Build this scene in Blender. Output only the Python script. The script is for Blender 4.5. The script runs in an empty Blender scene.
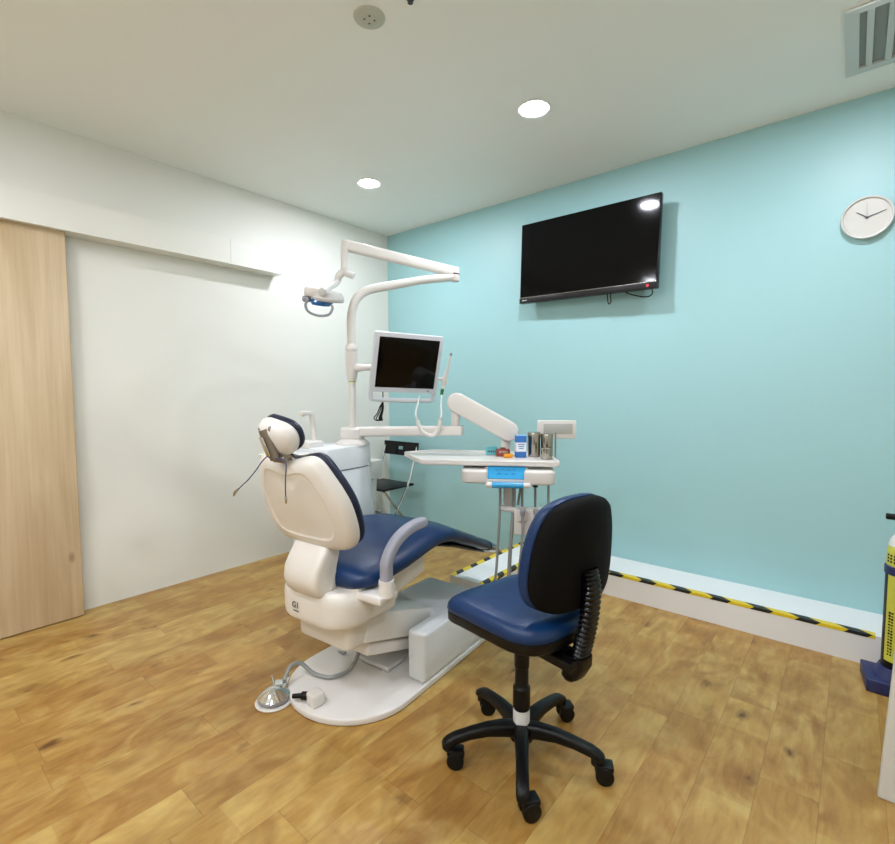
import bpy, bmesh, math, random
from mathutils import Vector, Matrix
random.seed(7)
PI = math.pi
scene = bpy.context.scene
COL = scene.collection

# ------------------------------------------------------------------ materials
def srgb(h):
    h = h.lstrip('#'); v = [int(h[i:i+2], 16)/255 for i in (0, 2, 4)]
    return tuple((c/12.92 if c <= .04045 else ((c+.055)/1.055)**2.4) for c in v) + (1,)

def mat(name, col, rough=.5, metal=0, coat=0, bump=0, bscale=200, spec=.5, var=0, vscale=6, alpha=1, trans=0, emis=None, estr=0):
    m = bpy.data.materials.new(name); m.use_nodes = True
    nt = m.node_tree; b = nt.nodes['Principled BSDF']
    c = srgb(col) if isinstance(col, str) else col
    b.inputs['Base Color'].default_value = c
    b.inputs['Roughness'].default_value = rough
    b.inputs['Metallic'].default_value = metal
    b.inputs['Coat Weight'].default_value = coat
    b.inputs['Coat Roughness'].default_value = .12
    b.inputs['Specular IOR Level'].default_value = spec
    b.inputs['Alpha'].default_value = alpha
    b.inputs['Transmission Weight'].default_value = trans
    if emis:
        b.inputs['Emission Color'].default_value = srgb(emis); b.inputs['Emission Strength'].default_value = estr
    tc = nt.nodes.new('ShaderNodeTexCoord')
    if bump or var:
        n = nt.nodes.new('ShaderNodeTexNoise'); n.inputs['Scale'].default_value = bscale if bump else vscale
        n.inputs['Detail'].default_value = 4
        nt.links.new(tc.outputs['Object'], n.inputs['Vector'])
        if bump:
            bp = nt.nodes.new('ShaderNodeBump'); bp.inputs['Strength'].default_value = bump; bp.inputs['Distance'].default_value = .002
            nt.links.new(n.outputs['Fac'], bp.inputs['Height']); nt.links.new(bp.outputs['Normal'], b.inputs['Normal'])
        if var:
            n2 = nt.nodes.new('ShaderNodeTexNoise'); n2.inputs['Scale'].default_value = vscale
            nt.links.new(tc.outputs['Object'], n2.inputs['Vector'])
            mx = nt.nodes.new('ShaderNodeMix'); mx.data_type = 'RGBA'
            mx.inputs['A'].default_value = tuple(x*(1-var) for x in c[:3])+(1,); mx.inputs['B'].default_value = tuple(min(1, x*(1+var)) for x in c[:3])+(1,)
            nt.links.new(n2.outputs['Fac'], mx.inputs['Factor']); nt.links.new(mx.outputs['Result'], b.inputs['Base Color'])
    return m

M = {}
M['wall'] = mat('white_wall_paint', '#e6e6dd', .6, bump=.15, bscale=260, var=.015, vscale=1.5)
M['header'] = mat('white_header_laminate', '#e8e8df', .45)
M['headercap'] = mat('glossy_white_laminate', '#eeeee8', .2)
M['blue'] = mat('teal_wall_paint', '#a0cdd0', .42, bump=.15, bscale=260, var=.02, vscale=1.5)
M['ceil'] = mat('ceiling_paint', '#f3f6f1', .7, bump=.1, bscale=200)
M['curb'] = mat('white_trunking', '#e9ebea', .35)
M['plastic'] = mat('white_plastic', '#dddad4', .3, var=.01, vscale=3)
M['cream'] = mat('warm_white_plastic', '#dcd8cf', .38)
M['cool'] = mat('cool_white_plastic', '#dfe4e6', .3)
M['greywhite'] = mat('grey_white_plastic', '#c9c9c6', .35)
M['navy'] = mat('navy_vinyl', '#052c58', .38, bump=.12, bscale=500, spec=.4)
M['navyedge'] = mat('dark_navy_vinyl', '#07122e', .4)
M['clearcover'] = mat('foot_cover_film', '#143c5c', .2, coat=.3)
M['black'] = mat('black_plastic', '#070708', .42, bump=.1, bscale=400, spec=.28)
M['blackfab'] = mat('black_back_shell', '#050504', .75, bump=.3, bscale=700, spec=.15)
M['gloss'] = mat('gloss_black', '#040405', .18, spec=.3)
M['screen'] = mat('black_screen', '#020203', .08, spec=.22)
M['darksteel'] = mat('canister_steel', '#a39f94', .22, metal=1)
M['chrome'] = mat('chrome', '#dfe2e3', .12, metal=1)
M['steel'] = mat('steel', '#b9b9b3', .25, metal=1)
M['grey'] = mat('grey_plastic', '#8f9098', .4)
M['armgrey'] = mat('armrest_grey', '#9a9ba6', .45)
M['hose'] = mat('hose_grey', '#8d918e', .5)
M['bronze'] = mat('bracket_bronze', '#80776a', .35, metal=.6)
M['bluefilm'] = mat('blue_film', '#2f9fd6', .25, coat=.3)
M['bluelens'] = mat('blue_lens', '#1767a8', .15, coat=.5)
M['silverbez'] = mat('silver_bezel', '#cfd2d6', .35)
M['green'] = mat('green_plastic', '#3c7a45', .4)
M['lime'] = mat('lime_ring', '#a9b43c', .4)
M['cyanbox'] = mat('cyan_card', '#6cc3cc', .5)
M['bluebox'] = mat('blue_card', '#2f6fb8', .5)
M['whitebox'] = mat('white_card', '#e4e8ea', .5)
M['brownbox'] = mat('brown_card', '#8a3b2c', .5)
M['orange'] = mat('orange_card', '#e0920c', .45)
M['red'] = mat('red_dot', '#c3202c', .4, emis='#ff2030', estr=.6)
M['clockface'] = mat('clock_face', '#cfcfc8', .45)
M['darkgrey'] = mat('dark_grey', '#3a3d42', .45)
M['cord'] = mat('blue_cord', '#2c3a63', .5)
M['extblue'] = mat('navy_bracket', '#1e2658', .45)
M['yellow'] = mat('yellow_label', '#c6c648', .5)
M['paper'] = mat('paper_label', '#d8d8d4', .6)
M['vent'] = mat('vent_metal', '#c9d0cc', .4)
M['ventshade'] = mat('vent_gap_shade', '#8f9692', .7)
M['lamp'] = mat('downlight_diffuser', '#ffffff', .5, emis='#f2f4ff', estr=460)
M['lamp2'] = mat('downlight_diffuser_rear', '#ffffff', .5, emis='#f2f4ff', estr=440)
M['trim'] = mat('downlight_trim', '#eeeeea', .4)
M['panel'] = mat('white_cabinet_laminate', '#d9dad4', .4)
M['speaker'] = mat('ceiling_fitting', '#bdbfb0', .5)

def stripes():
    m = mat('hazard_tape', '#e0c21a', .4); nt = m.node_tree; b = nt.nodes['Principled BSDF']
    tc = nt.nodes.new('ShaderNodeTexCoord'); sp = nt.nodes.new('ShaderNodeSeparateXYZ'); nt.links.new(tc.outputs['Object'], sp.inputs[0])
    def mth(op, a, bb=None):
        n = nt.nodes.new('ShaderNodeMath'); n.operation = op
        for i, v in enumerate((a, bb)):
            if v is None: continue
            if isinstance(v, (int, float)): n.inputs[i].default_value = v
            else: nt.links.new(v, n.inputs[i])
        return n.outputs[0]
    s = mth('ADD', mth('ADD', sp.outputs['X'], mth('MULTIPLY', sp.outputs['Y'], 1.3)), mth('MULTIPLY', sp.outputs['Z'], -1.3))
    f = mth('FRACT', mth('DIVIDE', mth('ADD', s, 10.03), .187))
    g = mth('GREATER_THAN', f, .55)
    mx = nt.nodes.new('ShaderNodeMix'); mx.data_type = 'RGBA'
    mx.inputs['A'].default_value = srgb('#e2c625'); mx.inputs['B'].default_value = srgb('#141412')
    nt.links.new(g, mx.inputs['Factor']); nt.links.new(mx.outputs['Result'], b.inputs['Base Color'])
    return m
M['tape'] = stripes()

def floor_mat():
    m = mat('oak_laminate', '#b98a4c', .38); nt = m.node_tree; b = nt.nodes['Principled BSDF']; N = nt.nodes; L = nt.links
    tc = N.new('ShaderNodeTexCoord'); sp = N.new('ShaderNodeSeparateXYZ'); L.new(tc.outputs['Object'], sp.inputs[0])
    def mth(op, a, bb=None, c=None):
        n = N.new('ShaderNodeMath'); n.operation = op
        for i, v in enumerate((a, bb, c)):
            if v is None: continue
            if isinstance(v, (int, float)): n.inputs[i].default_value = v
            else: L.new(v, n.inputs[i])
        return n.outputs[0]
    def comb(x, y, z):
        n = N.new('ShaderNodeCombineXYZ')
        for i, v in enumerate((x, y, z)):
            if isinstance(v, (int, float)): n.inputs[i].default_value = v
            else: L.new(v, n.inputs[i])
        return n.outputs[0]
    def wn(vec):
        n = N.new('ShaderNodeTexWhiteNoise'); n.noise_dimensions = '3D'; L.new(vec, n.inputs['Vector']); return n
    def noise(vec, sc, det=4, dist=0, rough=.55):
        n = N.new('ShaderNodeTexNoise'); n.inputs['Scale'].default_value = sc; n.inputs['Detail'].default_value = det
        n.inputs['Distortion'].default_value = dist; n.inputs['Roughness'].default_value = rough
        L.new(vec, n.inputs['Vector']); return n.outputs['Fac']
    def ramp(v, stops):
        n = N.new('ShaderNodeValToRGB'); L.new(v, n.inputs[0]); e = n.color_ramp.elements
        e[0].position, e[0].color = stops[0][0], srgb(stops[0][1]) if isinstance(stops[0][1], str) else (stops[0][1],)*3+(1,)
        e[1].position, e[1].color = stops[1][0], srgb(stops[1][1]) if isinstance(stops[1][1], str) else (stops[1][1],)*3+(1,)
        for p, c in stops[2:]:
            x = e.new(p); x.color = srgb(c) if isinstance(c, str) else (c,)*3+(1,)
        return n.outputs[0]
    def mixc(f, a, bb, mode='MIX'):
        n = N.new('ShaderNodeMix'); n.data_type = 'RGBA'; n.blend_type = mode
        for k, v in (('Factor', f), ('A', a), ('B', bb)):
            if isinstance(v, (int, float)): n.inputs[k].default_value = v
            elif isinstance(v, tuple): n.inputs[k].default_value = v
            else: L.new(v, n.inputs[k])
        return n.outputs['Result']
    X, Y = sp.outputs['X'], sp.outputs['Y']
    W, LN = .155, .92
    ux = mth('DIVIDE', mth('ADD', X, 10*W-.055+.155), W)
    row = mth('FLOOR', ux); fx = mth('FRACT', ux)
    off = wn(comb(row, 3.3, 1.7)).outputs['Value']
    uy = mth('ADD', mth('DIVIDE', Y, LN), mth('MULTIPLY', off, 7.31))
    colm = mth('FLOOR', uy); fy = mth('FRACT', uy)
    w2 = wn(comb(row, colm, 5.1)); pr = w2.outputs['Value']
    pr2 = wn(comb(row, colm, 9.7)).outputs['Value']
    st_row = mth('FLOOR', mth('MULTIPLY', ux, 1.0)); st_id = mth('FLOOR', mth('ADD', mth('DIVIDE', Y, .37), mth('MULTIPLY', wn(comb(st_row, 7.7, 2.2)).outputs['Value'], 9.1)))
    stave = wn(comb(st_row, st_id, 4.4)).outputs['Value']
    # plank-local coordinates, long along Y
    vec = comb(mth('ADD', X, mth('MULTIPLY', pr, 13.0)), mth('ADD', Y, mth('MULTIPLY', pr2, 17.0)), mth('MULTIPLY', pr, 5.0))
    mp = N.new('ShaderNodeMapping'); mp.inputs['Scale'].default_value = (1, .16, 1); L.new(vec, mp.inputs['Vector'])
    mp2 = N.new('ShaderNodeMapping'); mp2.inputs['Scale'].default_value = (1, .55, 1); L.new(vec, mp2.inputs['Vector'])
    grain = noise(mp.outputs[0], 46, 6, .6, .62)
    figure = noise(mp2.outputs[0], 7.5, 4, 1.3, .5)
    rings = N.new('ShaderNodeTexWave'); rings.wave_type = 'RINGS'; rings.inputs['Scale'].default_value = 5.0; rings.inputs['Distortion'].default_value = 9
    rings.inputs['Detail'].default_value = 2.5; rings.inputs['Detail Scale'].default_value = 1.4; L.new(mp2.outputs[0], rings.inputs['Vector'])
    base = ramp(pr, [(0, '#b27a3c'), (1, '#e6c17e'), (.35, '#c48f4a'), (.7, '#d6aa64')])
    patch = ramp(figure, [(.32, '#94602a'), (.66, '#eccd8c'), (.48, '#c4934f')])
    base = mixc(mth('MULTIPLY', mth('LESS_THAN', stave, .30), .42), base, srgb('#a8743a'))
    base = mixc(mth('MULTIPLY', mth('GREATER_THAN', stave, .78), .40), base, srgb('#e8c684'))
    c = mixc(.50, base, patch)
    c = mixc(.24, c, ramp(grain, [(.3, '#8a5825'), (.7, '#e6c280')]))
    c = mixc(mth('MULTIPLY', rings.outputs['Fac'], .13), c, srgb('#9a6830'))
    # knots
    vk = N.new('ShaderNodeTexVoronoi'); vk.inputs['Scale'].default_value = 5.8; vk.inputs['Randomness'].default_value = 1
    mp3 = N.new('ShaderNodeMapping'); mp3.inputs['Scale'].default_value = (1, .55, 1); L.new(vec, mp3.inputs['Vector'])
    wob = N.new('ShaderNodeVectorMath'); wob.operation = 'ADD'
    nz = N.new('ShaderNodeTexNoise'); nz.inputs['Scale'].default_value = 22; L.new(mp3.outputs[0], nz.inputs['Vector'])
    sc = N.new('ShaderNodeVectorMath'); sc.operation = 'SCALE'; sc.inputs['Scale'].default_value = .05; L.new(nz.outputs['Color'], sc.inputs[0])
    L.new(mp3.outputs[0], wob.inputs[0]); L.new(sc.outputs[0], wob.inputs[1]); L.new(wob.outputs[0], vk.inputs['Vector'])
    pick = mth('GREATER_THAN', wn(vk.outputs['Position']).outputs['Value'], .2)
    kn = ramp(vk.outputs['Distance'], [(.055, 1.0), (.16, 0.0), (.09, .5)])
    c = mixc(mth('MULTIPLY', mth('MULTIPLY', kn, pick), .85), c, srgb('#5a3011'))
    smear = ramp(noise(mp2.outputs[0], 4.5, 3, 1.1), [(.56, 0.0), (.68, 1.0)])
    c = mixc(mth('MULTIPLY', smear, .42), c, srgb('#8c5524'))
    # joints
    ex = mth('MINIMUM', fx, mth('SUBTRACT', 1, fx)); ey = mth('MULTIPLY', mth('MINIMUM', fy, mth('SUBTRACT', 1, fy)), LN/W)
    e = ramp(mth('MINIMUM', ex, ey), [(0, 1.0), (.012, 0.0)])
    c = mixc(mth('MULTIPLY', e, .45), c, srgb('#7a4a1c'))
    c = mixc(1.0, c, (.71, .73, .575, 1), 'MULTIPLY')
    L.new(c, b.inputs['Base Color'])
    r = N.new('ShaderNodeMapRange'); r.inputs['To Min'].default_value = .30; r.inputs['To Max'].default_value = .46; L.new(figure, r.inputs['Value'])
    L.new(r.outputs[0], b.inputs['Roughness'])
    bp = N.new('ShaderNodeBump'); bp.inputs['Strength'].default_value = .12; bp.inputs['Distance'].default_value = .002
    L.new(grain, bp.inputs['Height']); L.new(bp.outputs['Normal'], b.inputs['Normal'])
    return m
M['floor'] = floor_mat()

def door_mat():
    m = mat('pale_oak_door', '#cdb08a', .45); nt = m.node_tree; b = nt.nodes['Principled BSDF']; N = nt.nodes; L = nt.links
    tc = N.new('ShaderNodeTexCoord')
    def ns(scale, s, det, dist):
        mp = N.new('ShaderNodeMapping'); mp.inputs['Scale'].default_value = scale; L.new(tc.outputs['Object'], mp.inputs['Vector'])
        n = N.new('ShaderNodeTexNoise'); n.inputs['Scale'].default_value = s; n.inputs['Detail'].default_value = det; n.inputs['Distortion'].default_value = dist
        L.new(mp.outputs[0], n.inputs['Vector']); return n.outputs['Fac']
    def ramp(v, st):
        n = N.new('ShaderNodeValToRGB'); L.new(v, n.inputs[0]); e = n.color_ramp.elements
        e[0].position, e[0].color = st[0][0], srgb(st[0][1]); e[1].position, e[1].color = st[1][0], srgb(st[1][1]); return n.outputs[0]
    def mixc(f, a, bb):
        n = N.new('ShaderNodeMix'); n.data_type = 'RGBA'
        if isinstance(f, float): n.inputs['Factor'].default_value = f
        else: L.new(f, n.inputs['Factor'])
        L.new(a, n.inputs['A'])
        if isinstance(bb, tuple): n.inputs['B'].default_value = bb
        else: L.new(bb, n.inputs['B'])
        return n.outputs['Result']
    a = ramp(ns((1, 1, .10), 7, 3, .8), [(.35, '#bba07a'), (.65, '#d8c4a2')])
    g = ramp(ns((1, 1, .03), 70, 5, .3), [(.3, '#bfa27a'), (.7, '#dcc6a4')])
    c = mixc(.3, a, g)
    v = N.new('ShaderNodeTexVoronoi'); v.inputs['Scale'].default_value = 4.5
    mp = N.new('ShaderNodeMapping'); mp.inputs['Scale'].default_value = (1, 1, .5); mp.inputs['Location'].default_value = (.3, .2, .1); L.new(tc.outputs['Object'], mp.inputs['Vector']); L.new(mp.outputs[0], v.inputs['Vector'])
    k = N.new('ShaderNodeMapRange'); k.inputs['From Min'].default_value = .03; k.inputs['From Max'].default_value = .09; k.inputs['To Min'].default_value = .6; k.inputs['To Max'].default_value = 0
    L.new(v.outputs['Distance'], k.inputs['Value'])
    c = mixc(k.outputs[0], c, srgb('#8d6a45'))
    L.new(c, b.inputs['Base Color']); return m
M['door'] = door_mat()

# ------------------------------------------------------------------ mesh helpers
ROOTMAT = {}
class MB:
    def __init__(s): s.bm = bmesh.new()
    def faces(s, vs, fs):
        bv = [s.bm.verts.new(Vector(v)) for v in vs]
        for f in fs:
            try: s.bm.faces.new([bv[i] for i in f])
            except ValueError: pass
        return bv
    def merge(s, other, mtx=None):
        if mtx is not None: other.bm.transform(mtx)
        me = bpy.data.meshes.new('tmp'); other.bm.to_mesh(me); s.bm.from_mesh(me); bpy.data.meshes.remove(me); other.bm.free(); return s
    def box(s, c, size, rot=None, bev=0, seg=2):
        b = bmesh.new(); bmesh.ops.create_cube(b, size=1)
        for v in b.verts: v.co = Vector((v.co.x*size[0], v.co.y*size[1], v.co.z*size[2]))
        if bev: bmesh.ops.bevel(b, geom=list(b.edges), offset=bev, segments=seg, affect='EDGES', profile=.5)
        mt = Matrix.Translation(Vector(c)) @ (rot.to_4x4() if rot is not None else Matrix.Identity(4))
        b.transform(mt); me = bpy.data.meshes.new('tmp'); b.to_mesh(me); s.bm.from_mesh(me); bpy.data.meshes.remove(me); b.free(); return s
    def loft(s, rings, cap=True, closed=False):
        n = len(rings[0]); vs = [v for r in rings for v in r]; fs = []
        m = len(rings)
        for i in range(m-1+(1 if closed else 0)):
            a = i*n; b = ((i+1) % m)*n
            for j in range(n): k = (j+1) % n; fs.append((a+j, a+k, b+k, b+j))
        if cap and not closed: fs.append(tuple(range(n))[::-1]); fs.append(tuple((m-1)*n+j for j in range(n)))
        s.faces(vs, fs); return s
    def cyl(s, p0, p1, r0, r1=None, n=24, bev=0):
        p0, p1 = Vector(p0), Vector(p1); r1 = r0 if r1 is None else r1
        d = (p1-p0).normalized(); a = d.orthogonal().normalized(); b = d.cross(a)
        def ring(p, r): return [p+a*math.cos(2*PI*i/n)*r+b*math.sin(2*PI*i/n)*r for i in range(n)]
        rs = []
        if bev: rs = [ring(p0, max(r0-bev, 1e-4)), ring(p0+d*bev*.3, r0-bev*.3), ring(p0+d*bev, r0), ring(p1-d*bev, r1), ring(p1-d*bev*.3, r1-bev*.3), ring(p1, max(r1-bev, 1e-4))]
        else: rs = [ring(p0, r0), ring(p1, r1)]
        return s.loft(rs)
    def tube(s, pts, r, n=12, smooth=6, flat=None):
        pts = [Vector(p) for p in pts]; rr = r if isinstance(r, (list, tuple)) else [r]*len(pts)
        if smooth and len(pts) > 2:
            P = [pts[0]*2-pts[1]]+pts+[pts[-1]*2-pts[-2]]; R = [rr[0]]+list(rr)+[rr[-1]]; out = []; ro = []
            for i in range(1, len(P)-2):
                for k in range(smooth):
                    t = k/smooth
                    out.append(.5*((2*P[i])+(-P[i-1]+P[i+1])*t+(2*P[i-1]-5*P[i]+4*P[i+1]-P[i+2])*t*t+(-P[i-1]+3*P[i]-3*P[i+1]+P[i+2])*t**3))
                    ro.append(R[i]*(1-t)+R[i+1]*t)
            out.append(pts[-1]); ro.append(rr[-1]); pts, rr = out, ro
        rings = []; nrm = None
        for i, p in enumerate(pts):
            d = ((pts[min(i+1, len(pts)-1)]-pts[max(i-1, 0)])).normalized()
            if nrm is None: nrm = d.orthogonal().normalized() if flat is None else (Vector(flat)-d*Vector(flat).dot(d)).normalized()
            nrm = (nrm-d*nrm.dot(d)).normalized(); b = d.cross(nrm)
            ra, rb = (rr[i] if isinstance(rr[i], (tuple, list)) else (rr[i], rr[i]))
            rings.append([p+nrm*math.cos(2*PI*k/n)*ra+b*math.sin(2*PI*k/n)*rb for k in range(n)])
        return s.loft(rings)
    def lathe(s, prof, c=(0, 0, 0), n=32, axis=None):
        q = (Vector((0, 0, 1)).rotation_difference(Vector(axis).normalized()) if axis is not None else None)
        rings = []
        for r, z in prof:
            ring = [Vector((max(r, 1e-4)*math.cos(2*PI*i/n), max(r, 1e-4)*math.sin(2*PI*i/n), z)) for i in range(n)]
            if q: ring = [q @ v for v in ring]
            rings.append([Vector(c)+v for v in ring])
        return s.loft(rings)
    def prism(s, pts, d, bev=0, seg=3):
        """pts: planar 3D outline, d: extrusion vector; bev rounds all edges"""
        b = bmesh.new(); d = Vector(d)
        v0 = [b.verts.new(Vector(p)) for p in pts]; f = b.faces.new(v0)
        r = bmesh.ops.extrude_face_region(b, geom=[f]); vs = [x for x in r['geom'] if isinstance(x, bmesh.types.BMVert)]
        bmesh.ops.translate(b, verts=vs, vec=d)
        bmesh.ops.recalc_face_normals(b, faces=list(b.faces))
        if bev: bmesh.ops.bevel(b, geom=list(b.edges), offset=bev, segments=seg, affect='EDGES', profile=.5)
        me = bpy.data.meshes.new('tmp'); b.to_mesh(me); s.bm.from_mesh(me); bpy.data.meshes.remove(me); b.free(); return s
    def dome(s, outline, rings, frame):
        """outline 2D pts; rings [(scale, offset)]; frame(u,v,off)->3D; capped both ends"""
        cx = sum(p[0] for p in outline)/len(outline); cy = sum(p[1] for p in outline)/len(outline)
        rs = [[frame(cx+(p[0]-cx)*sc, cy+(p[1]-cy)*sc, o) for p in outline] for sc, o in rings]
        return s.loft(rs)
    def build(s, name, material, parent=None, smooth=35, space='local', subdiv=0):
        bm = s.bm
        if parent is not None and space == 'world':
            bm.transform(ROOTMAT[top(parent).name].inverted())
        bmesh.ops.recalc_face_normals(bm, faces=list(bm.faces))
        me = bpy.data.meshes.new(name); bm.to_mesh(me); bm.free()
        o = bpy.data.objects.new(name, me); COL.objects.link(o)
        me.materials.append(material if not isinstance(material, str) else M[material])
        for p in me.polygons: p.use_smooth = bool(smooth)
        if smooth: me.set_sharp_from_angle(angle=math.radians(smooth))
        if subdiv:
            mod = o.modifiers.new('sub', 'SUBSURF'); mod.levels = mod.render_levels = subdiv
        if parent is not None: o.parent = parent
        return o

def top(o):
    while o.parent: o = o.parent
    return o
def thing(name, label, cat, loc=(0, 0, 0), rotz=0, group=None):
    o = bpy.data.objects.new(name, None); COL.objects.link(o); o.empty_display_size = .1
    o.location = loc; o.rotation_euler = (0, 0, rotz); o['label'] = label; o['category'] = cat
    if group: o['group'] = group
    ROOTMAT[o.name] = Matrix.Translation(Vector(loc)) @ Matrix.Rotation(rotz, 4, 'Z')
    return o
def tag(o, label, cat, group=None):
    o['label'] = label; o['category'] = cat
    if group: o['group'] = group
    return o
def struct(o): o['kind'] = 'structure'; return o
def rounded(pts, r, seg=5):
    """round corners of 2D polygon; r scalar or list"""
    out = []; n = len(pts)
    for i in range(n):
        p0, p, p1 = Vector(pts[i-1]), Vector(pts[i]), Vector(pts[(i+1) % n]); ri = r[i] if isinstance(r, (list, tuple)) else r
        if ri <= 0: out.append(tuple(p)); continue
        a = (p0-p); b = (p1-p); k = min(ri, a.length*.49, b.length*.49); A = p+a.normalized()*k; B = p+b.normalized()*k
        for j in range(seg+1):
            t = j/seg; out.append(tuple(A*(1-t)**2+p*2*t*(1-t)+B*t*t))
    return out
def catmull2(pts, k=4):
    n = len(pts); out = []
    for i in range(n):
        p0, p1, p2, p3 = (Vector(pts[(i+j-1) % n]) for j in range(4))
        for q in range(k):
            t = q/k; out.append(tuple(.5*((2*p1)+(-p0+p2)*t+(2*p0-5*p1+4*p2-p3)*t*t+(-p0+3*p1-3*p2+p3)*t**3)))
    return out
def sup(c, X, Y, a, b, n=2.6, k=28):
    c, X, Y = Vector(c), Vector(X), Vector(Y); r = []
    for i in range(k):
        th = 2*PI*i/k; cs, sn = math.cos(th), math.sin(th)
        r.append(c+X*(a*math.copysign(abs(cs)**(2/n), cs))+Y*(b*math.copysign(abs(sn)**(2/n), sn)))
    return r
def text_mb(body, size, depth=.0006):
    cu = bpy.data.curves.new('txt', 'FONT'); cu.body = body; cu.size = size; cu.extrude = depth; cu.align_x = 'CENTER'; cu.align_y = 'CENTER'
    o = bpy.data.objects.new('txt', cu); COL.objects.link(o); bpy.context.view_layer.update()
    me = bpy.data.meshes.new_from_object(o.evaluated_get(bpy.context.evaluated_depsgraph_get()))
    b = MB(); b.bm.from_mesh(me); bpy.data.objects.remove(o); bpy.data.curves.remove(cu); bpy.data.meshes.remove(me); return b
def frame_mtx(origin, x, y, z):
    m = Matrix((Vector(x), Vector(y), Vector(z))).transposed().to_4x4(); return Matrix.Translation(Vector(origin)) @ m

# ------------------------------------------------------------------ camera
H = 1.25; F = 488.39
yaw, pitch, roll = 6.932e-1, 6.38e-2, -2.6e-3
CAMP = Vector((3.34281, -3.16896, H))
fw = Vector((-math.sin(yaw)*math.cos(pitch), math.cos(yaw)*math.cos(pitch), -math.sin(pitch)))
rt0 = Vector((math.cos(yaw), math.sin(yaw), 0)); up0 = rt0.cross(fw)
rt = rt0*math.cos(roll)+up0*math.sin(roll); up = -rt0*math.sin(roll)+up0*math.cos(roll)
cam = bpy.data.objects.new('camera', bpy.data.cameras.new('camera')); COL.objects.link(cam)
cam.data.sensor_width = 36; cam.data.sensor_fit = 'HORIZONTAL'; cam.data.lens = 36*F/895; cam.data.clip_start = .02
cam.matrix_world = Matrix.Translation(CAMP) @ Matrix((rt, up, -fw)).transposed().to_4x4()
scene.camera = cam

# ------------------------------------------------------------------ room
CE = 2.661; RX, RY = 4.7, -4.7
def slab(name, lo, hi, m):
    lo, hi = Vector(lo), Vector(hi)
    return struct(MB().box((lo+hi)/2, hi-lo).build(name, m, smooth=0))
slab('floor', (-.1, RY-.1, -.1), (RX+.1, .1, 0), 'floor')
slab('ceiling', (-.1, RY-.1, CE), (RX+.1, .1, CE+.1), 'ceil')
slab('wall_left', (-.1, RY-.1, 0), (0, .1, CE), 'wall')
slab('wall_back', (0, 0, 0), (RX+.1, .1, CE), 'blue')
slab('wall_right', (RX, RY-.1, 0), (RX+.1, 0, CE), 'wall')
slab('wall_front', (0, RY-.1, 0), (RX, RY, CE), 'wall')
# header box over the sliding door
slab('trim_1', (0, RY, 2.098), (.12, -1.54, 2.262), 'header')
slab('trim_2', (0, -1.54, 2.096), (.1225, -1.158, 2.259), 'headercap')
# sliding door
d = struct(MB().box((.060, -3.19, 1.058), (.04, 1.53, 2.104), bev=.002).build('door_1', 'door'))
g = MB().box((.060, -2.4245, 1.058), (.041, .002, 2.10)).build('edge_band', mat('door_edge_band', '#b79a74', .5), d)
# low white pipe casing along the teal wall and its branch
CZ = .143
slab('trim_3', (1.757, -.300, 0), (RX, 0, CZ), 'curb')
slab('trim_4', (1.51, -.945, .018), (1.757, 0, CZ), 'curb')
struct(MB().box((1.633, -.48, .009), (.23, .90, .017)).build('trim_5', 'black', smooth=0))  # black filler stands in for the shadow gap under the raised branch

def tape(name, lo, hi, label, extra=None):
    lo, hi = Vector(lo), Vector(hi); b = MB().box((lo+hi)/2, hi-lo)
    if extra: a, c = Vector(extra[0]), Vector(extra[1]); b.box((a+c)/2, c-a)
    o = b.build(name, 'tape', smooth=0); tag(o, label, 'tape'); return o
tape('hazard_tape', (1.80, -.301, CZ), (3.46, -.262, CZ+.0012), 'yellow and black hazard tape along the low white casing under the teal wall', ((1.80, -.3012, CZ-.014), (3.46, -.3000, CZ+.0012)))
tape('hazard_tape', (1.51, -.945, CZ), (1.545, -.03, CZ+.0012), 'yellow and black hazard tape on the left edge of the short floor casing', ((1.5088, -.945, CZ-.014), (1.510, -.03, CZ+.0012)))
tape('hazard_tape', (1.722, -.945, CZ), (1.757, -.31, CZ+.0012), 'yellow and black hazard tape on the short casing right behind the stool', ((1.757, -.945, CZ-.014), (1.7582, -.31, CZ+.0012)))

# white cabinet side panel at the right edge
b = MB().prism([(3.447, -1.20, 0), (3.475, -1.20, .60), (3.475, -1.20, .72), (4.0, -1.20, .72), (4.0, -1.20, 0)], (0, -.03, 0), bev=.003)
tag(b.build('cabinet_panel', 'panel'), 'white upright furniture panel cut off by the right edge of the picture', 'panel')

# ------------------------------------------------------------------ ceiling fittings
def downlight(x, y, label, lens='lamp'):
    t = thing('downlight', label, 'ceiling light', (x, y, CE), group='round recessed downlights')
    MB().lathe([(.062, -.001), (.078, -.001), (.080, -.004), (.076, -.007), (.062, -.004)], n=40).build('trim_ring', 'trim', t)
    MB().lathe([(.0, -.0015), (.062, -.0015), (.061, -.003), (.052, -.006), (.036, -.0075), (.018, -.008), (.0, -.008)], n=40).build('diffuser', lens, t)
    return t
downlight(.754, -.881, 'left glowing downlight in the ceiling near the room corner')
downlight(2.057, -.938, 'glowing downlight in the ceiling above the television')
downlight(3.33, -.93, 'downlight cut off by the top of the picture beside the air vent')
for x, y in ((1.15, -3.35), (2.3, -3.35), (3.5, -3.35), (1.6, -4.2), (3.2, -4.2)):  # nearer row follows the television reflection; farther row added to even the wall light
    downlight(x, y, 'unseen downlight behind the viewer, in rows made denser to even the light', 'lamp2')

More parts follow.
